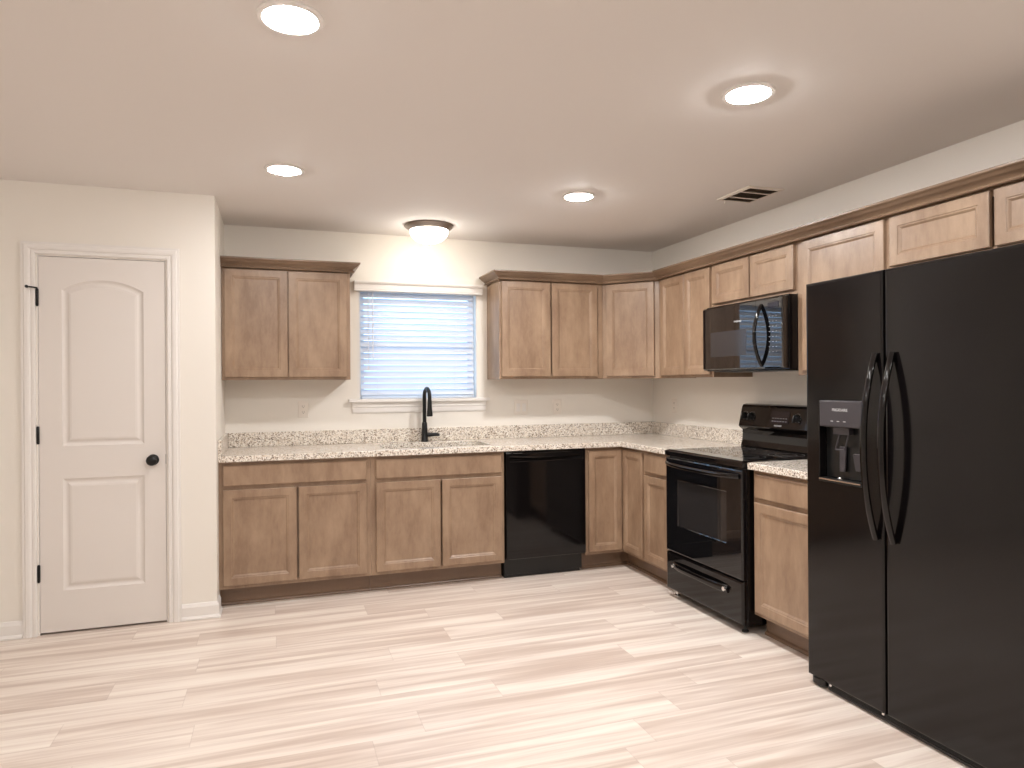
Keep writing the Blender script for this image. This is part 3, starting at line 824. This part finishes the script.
# ------------------------------------------------------------------ refrigerator
def fridge():
    u0, u1 = 2.590, 3.552; us = 3.005; wt = 1.769
    v0, v1 = .700, .7555
    t = thing('refrigerator', 'large black side-by-side refrigerator with ice and water dispenser', 'refrigerator', FR((u0 + u1) / 2, .4, 0))
    bx('cabinet', FR, (u0 + .002, u1 - .002, .025, .690, .040, wt - .012), 'fridge', t, .004)
    # doors
    def door(ua, ub, hole, name):
        bm = bmesh.new(); wa, wb = .040, wt
        A = [FR(ua, v0, wa), FR(ub, v0, wa), FR(ub, v0, wb), FR(ua, v0, wb)]
        def R(i, v): return [FR(ua + i, v, wa + i), FR(ub - i, v, wa + i), FR(ub - i, v, wb - i), FR(ua + i, v, wb - i)]
        if hole is None:
            rings(bm, [A, R(0, v1 - .010), R(.002, v1 - .004), R(.006, v1 - .001), R(.012, v1)])
        else:
            rs = rings(bm, [A, R(0, v1 - .010), R(.002, v1 - .004), R(.006, v1 - .001), R(.012, v1)], (True, False))
            hu0, hu1, hw0, hw1 = hole
            H_ = lambda i, v: [FR(hu0 + i, v, hw0 + i), FR(hu1 - i, v, hw0 + i), FR(hu1 - i, v, hw1 - i), FR(hu0 + i, v, hw1 - i)]
            hs = rings(bm, [H_(0, v1), H_(.002, v1 - .003), H_(.002, v1 - .045)], (False, True))
            o, h = rs[-1], hs[0]
            for i in range(4): bm.faces.new((o[i], o[(i + 1) % 4], h[(i + 1) % 4], h[i]))
        return part(name, bm, 'fridge', t)
    DH = (2.667, 2.901, .905, 1.258)
    fz = door(u0, us - .003, DH, 'freezer_door')
    fr = door(us + .003, u1, None, 'refrigerator_door')
    # dispenser
    bm = bmesh.new(); rect_rings(bm, FR, DH[0] + .003, DH[1] - .003, 1.143, DH[3] - .003, [(0, v1 - .040), (0, v1 - .002), (.003, v1 + .001), (.006, v1 + .002)])
    pn = part('dispenser_panel', bm, 'fgray', fz, label='dark grey control panel of the dispenser')
    text('brand_mark', 'FRIGIDAIRE', FR, 2.785, v1 + .0021, 1.215, .0165, 'mark', pn)
    bm = bmesh.new()
    for k in range(3): box(bm, FR, 2.735 + k * .034, 2.749 + k * .034, v1 + .002, v1 + .0024, 1.166, 1.169)
    part('button_marks', bm, 'mark', pn)
    bx('dispenser_cavity', FR, (DH[0] + .004, DH[1] - .004, v1 - .044, v1 - .038, .925, 1.142), 'bplas', fz, 0)
    bm = bmesh.new()
    box(bm, FR, 2.735, 2.820, v1 - .036, v1 - .012, 1.112, 1.140)
    sweep(bm, [FR(2.765, v1 - .020, 1.118), FR(2.755, v1 - .012, 1.07), FR(2.750, v1 - .010, 1.048)], .003, 8)
    sweep(bm, [FR(2.812, v1 - .020, 1.118), FR(2.805, v1 - .012, 1.07), FR(2.795, v1 - .010, 1.048)], .003, 8)
    sweep(bm, [FR(2.750, v1 - .010, 1.048), FR(2.795, v1 - .010, 1.048)], .003, 8)
    part('ice_chute', bm, 'fgray', fz)
    bm = bmesh.new()
    rings(bm, [[FR(2.755, v1 - .034, 1.06), FR(2.790, v1 - .034, 1.06), FR(2.790, v1 - .026, 1.06), FR(2.755, v1 - .026, 1.06)],
               [FR(2.758, v1 - .030, .955), FR(2.786, v1 - .030, .955), FR(2.786, v1 - .022, .955), FR(2.758, v1 - .022, .955)]])
    part('paddle', bm, 'fgray', fz, .002)
    bm = bmesh.new()
    rings(bm, [[FR(2.830, v1 - .036, 1.035), FR(2.885, v1 - .036, 1.035), FR(2.885, v1 - .020, 1.035), FR(2.830, v1 - .020, 1.035)],
               [FR(2.838, v1 - .034, .965), FR(2.878, v1 - .034, .965), FR(2.878, v1 - .028, .965), FR(2.838, v1 - .028, .965)]])
    part('water_lever', bm, 'fgray', fz, .002)
    bm = bmesh.new(); box(bm, FR, DH[0] + .004, DH[1] - .004, v1 - .042, v1 + .006, .907, .922)
    dt = part('drip_tray', bm, 'bplas', fz, .002)
    bx('tray_edge', FR, (DH[0] + .006, DH[1] - .006, v1 + .0062, v1 + .0075, .915, .921), 'chrome', dt, 0)
    bm = bmesh.new(); lathe(bm, FR(2.772, v1 - .012, .925), [(.001, 0), (.010, 0), (.008, .008), (.001, .009)], 'z', 14)
    part('tray_drain', bm, 'chrome', dt, smooth=True)
    # bowed handles
    for u, d in ((2.970, fz), (3.051, fr)):
        n = 36; pts = []; rad = []
        for k in range(n + 1):
            q = k / n; e = abs(2 * q - 1)
            pts.append(FR(u, v1 + .008 + .060 * (1 - e ** 2.1), .716 + .728 * q)); rad.append((.0155 - .002 * e, .0105))
        bm = bmesh.new(); sweep(bm, pts, rad, 18, side=(0, 1, 0)); part('handle', bm, 'gloss', d, smooth=True)
    # base grille and feet
    bm = bmesh.new(); box(bm, FR, u0 + .10, u1 - .02, .60, .736, .004, .038)
    for k in range(3): box(bm, FR, u0 + .11, u1 - .03, .736, .740, .013 + k * .009, .018 + k * .009)
    part('base_grille', bm, 'bplas', t, .002)
    for u in (u0 + .012, u1 - .085):
        bm = bmesh.new()
        L = []
        for ins, z in ((.012, .0005), (.0, .012), (0, .038)):
            L.append([Vector(FR(p.x, p.y, z)) for p in rrect(u + ins, u + .075 - ins, .62 + ins, .752 - ins, .025)])
        rings(bm, L); part('roller_cover', bm, 'bplas', t, smooth=True)
    for u in (u0 + .125, us - .02):
        bm = bmesh.new(); lathe(bm, FR(u, .746, .031), [(.001, 0), (.006, 0), (.006, .0085), (.001, .0085)], 'z', 12)
        part('bolt', bm, 'chrome', t, smooth=True)
fridge()

# ------------------------------------------------------------------ wall plates
def plate(F, u, w, wd, kind, label, group):
    t = thing('wall_outlet' if kind == 'outlet' else 'light_switch', label, 'outlet' if kind == 'outlet' else 'switch', F(u, 0, w), group)
    bm = bmesh.new(); h = .058
    rect_rings(bm, F, u - wd / 2, u + wd / 2, w - h, w + h, [(0, .0005), (0, .003), (.004, .0055)])
    part('cover_plate', bm, 'plate', t)
    if kind == 'outlet':
        for dz in (-.020, .020):
            bm = bmesh.new(); L = [[F(p.x, v, p.y) for p in rrect(u - .0165, u + .0165, w + dz - .013, w + dz + .013, .008)] for v in (.0056, .0072)]
            rings(bm, L); r = part('receptacle', bm, 'plate', t)
            bm = bmesh.new()
            for du in (-.0065, .0065): box(bm, F, u + du - .001, u + du + .001, .0072, .0075, w + dz - .003, w + dz + .006)
            box(bm, F, u - .002, u + .002, .0072, .0075, w + dz - .010, w + dz - .006)
            part('slots', bm, 'slot', r)
    else:
        for du in (-.024, .024):
            bm = bmesh.new(); rect_rings(bm, F, u + du - .015, u + du + .015, w - .031, w + .031, [(0, .0056), (0, .007), (.002, .008)])
            part('rocker', bm, 'trim', t)
plate(FB, -2.806, 1.165, .072, 'outlet', 'ivory wall outlet below the wall cabinet left of the window', 'wall outlets')
plate(FB, -1.176, 1.150, .112, 'switch', 'wide double switch plate on the back wall right of the window', None)
plate(FB, -.871, 1.150, .072, 'outlet', 'ivory wall outlet on the back wall between the switch and the corner', 'wall outlets')
plate(FR, .330, 1.155, .072, 'outlet', 'ivory wall outlet on the right wall above the corner counter', 'wall outlets')

# ------------------------------------------------------------------ ceiling
MT['mwglass'].node_tree.nodes['Principled BSDF'].inputs['IOR'].default_value = 1.85
def recessed(x, y, label):
    t = thing('recessed_light', label, 'ceiling light', (x, y, H), 'recessed ceiling lights')  # name shared by the real lamps and the added fill lights
    bm = bmesh.new(); lathe(bm, (x, y, H), [(.078, -.0004), (.098, -.0004), (.098, -.004), (.094, -.008), (.082, -.009), (.078, -.006)], 'z', 48, (False, False))
    rr = bm.verts[:]
    part('trim_ring', bm, 'trim', t, smooth=True)
    k = .019 if y > -3.5 and x > -4 else .050  # lenses bulged to light walls and ceiling, deepest on the added lamps
    bm = bmesh.new(); lathe(bm, (x, y, H), [(.001, -k), (.028, -k * .95), (.050, -k * .76), (.068, -k * .45), (.0775, -.004), (.0775, -.0004), (.001, -.0004)], 'z', 40)
    part('lens', bm, 'rear' if y < -3.5 or x < -4 else 'canr' if x > -2 else 'can', t, smooth=True)
recessed(-2.938, -1.383, 'lit recessed ceiling light nearest the pantry door')
recessed(-1.303, -1.383, 'lit recessed ceiling light nearest the corner cabinets, left of the vent')
recessed(-2.936, -2.902, 'lit recessed ceiling light at the top edge of the photo')
recessed(-1.281, -2.883, 'lit recessed ceiling light in front of the refrigerator')
recessed(-2.936, -4.45, 'added unseen fill light in the ceiling behind the viewer on the left')  # from here down: made-up lamps out of view, added to brighten the room
recessed(-1.281, -4.45, 'added unseen fill light in the ceiling behind the viewer on the right')
recessed(-4.6, -4.45, 'added unseen fill light in the ceiling behind the viewer on the far left')
recessed(-4.6, -2.90, 'added unseen fill light in the ceiling beyond the left edge of the view, level with the refrigerator')
recessed(-4.6, -6.6, 'added unseen fill light in the ceiling in the rear left corner of the room')
recessed(-1.281, -6.6, 'added unseen fill light in the ceiling in the rear right corner of the room')
recessed(-3.0, -6.6, 'added unseen fill light in the ceiling in the middle of the rear row')

def dome():
    x, y = -1.980, -.385
    t = thing('flush_mount_light', 'lit white glass bowl ceiling light with brushed metal rim above the window', 'ceiling light', (x, y, H))
    bm = bmesh.new(); lathe(bm, (x, y, H), [(.001, -.0005), (.168, -.0005), (.170, -.008), (.166, -.014), (.148, -.026), (.138, -.036), (.132, -.037), (.132, -.030), (.001, -.029)], 'z', 56)
    part('rim', bm, 'nickel', t, smooth=True)
    bm = bmesh.new(); prof = [(.131, -.031)]
    for k in range(1, 12):
        a = math.pi / 2 * k / 12; prof.append((.132 * math.cos(a) ** .85, -.034 - .088 * math.sin(a)))
    prof.append((.001, -.122))
    lathe(bm, (x, y, H), prof, 'z', 48); part('glass_bowl', bm, 'dome', t, smooth=True)
    bm = bmesh.new(); lathe(bm, (x, y, H), [(.001, -.121), (.010, -.122), (.010, -.126), (.005, -.130), (.006, -.134), (.001, -.137)], 'z', 18)
    part('finial', bm, 'nickel', t, smooth=True)
dome()

def vent():
    x0, x1, y0, y1 = -.485, -.245, -1.870, -1.570
    t = thing('ceiling_vent', 'white louvered ceiling air vent above the microwave', 'vent', ((x0 + x1) / 2, (y0 + y1) / 2, H))
    bm = bmesh.new(); z = H - .0005
    L = []
    for ins, dz in ((0, 0), (.001, -.006), (.022, -.009), (.024, -.002)):
        L.append([Vector((x0 + ins, y0 + ins, z + dz)), Vector((x1 - ins, y0 + ins, z + dz)), Vector((x1 - ins, y1 - ins, z + dz)), Vector((x0 + ins, y1 - ins, z + dz))])
    rings(bm, L, (False, False))
    w = (x1 - x0)
    ya, yb = y0 + .024, y1 - .024
    for q in ((yb - ya) * .30 + ya, (yb - ya) * .74 + ya): box(bm, ID, x0 + .022, x1 - .022, q - .007, q + .007, z - .009, z - .002)
    part('frame', bm, 'vent', t)
    bx('backing', ID, (x0 + .023, x1 - .023, y0 + .023, y1 - .023, z - .0015, z), 'vdark', t, 0)
    bm = bmesh.new()
    k = 0; yy = ya + .004
    while yy < yb - .006:
        vs = [Vector((x, yy + dy, z + dz)) for x in (x0 + .023, x1 - .023) for dy, dz in ((0, -.0085), (.0008, -.0085), (.0066, -.002), (.0058, -.002))]
        rings(bm, [vs[:4], vs[4:]]); yy += .0105
    part('louvers', bm, 'vdark', t, label='brown shaded louvers')
    bm = bmesh.new(); sweep(bm, [(x0 + .05, y1 - .012, z - .008), (x0 + .05, y1 - .010, z - .026)], .003, 8)
    part('damper_lever', bm, 'vent', t)
vent()
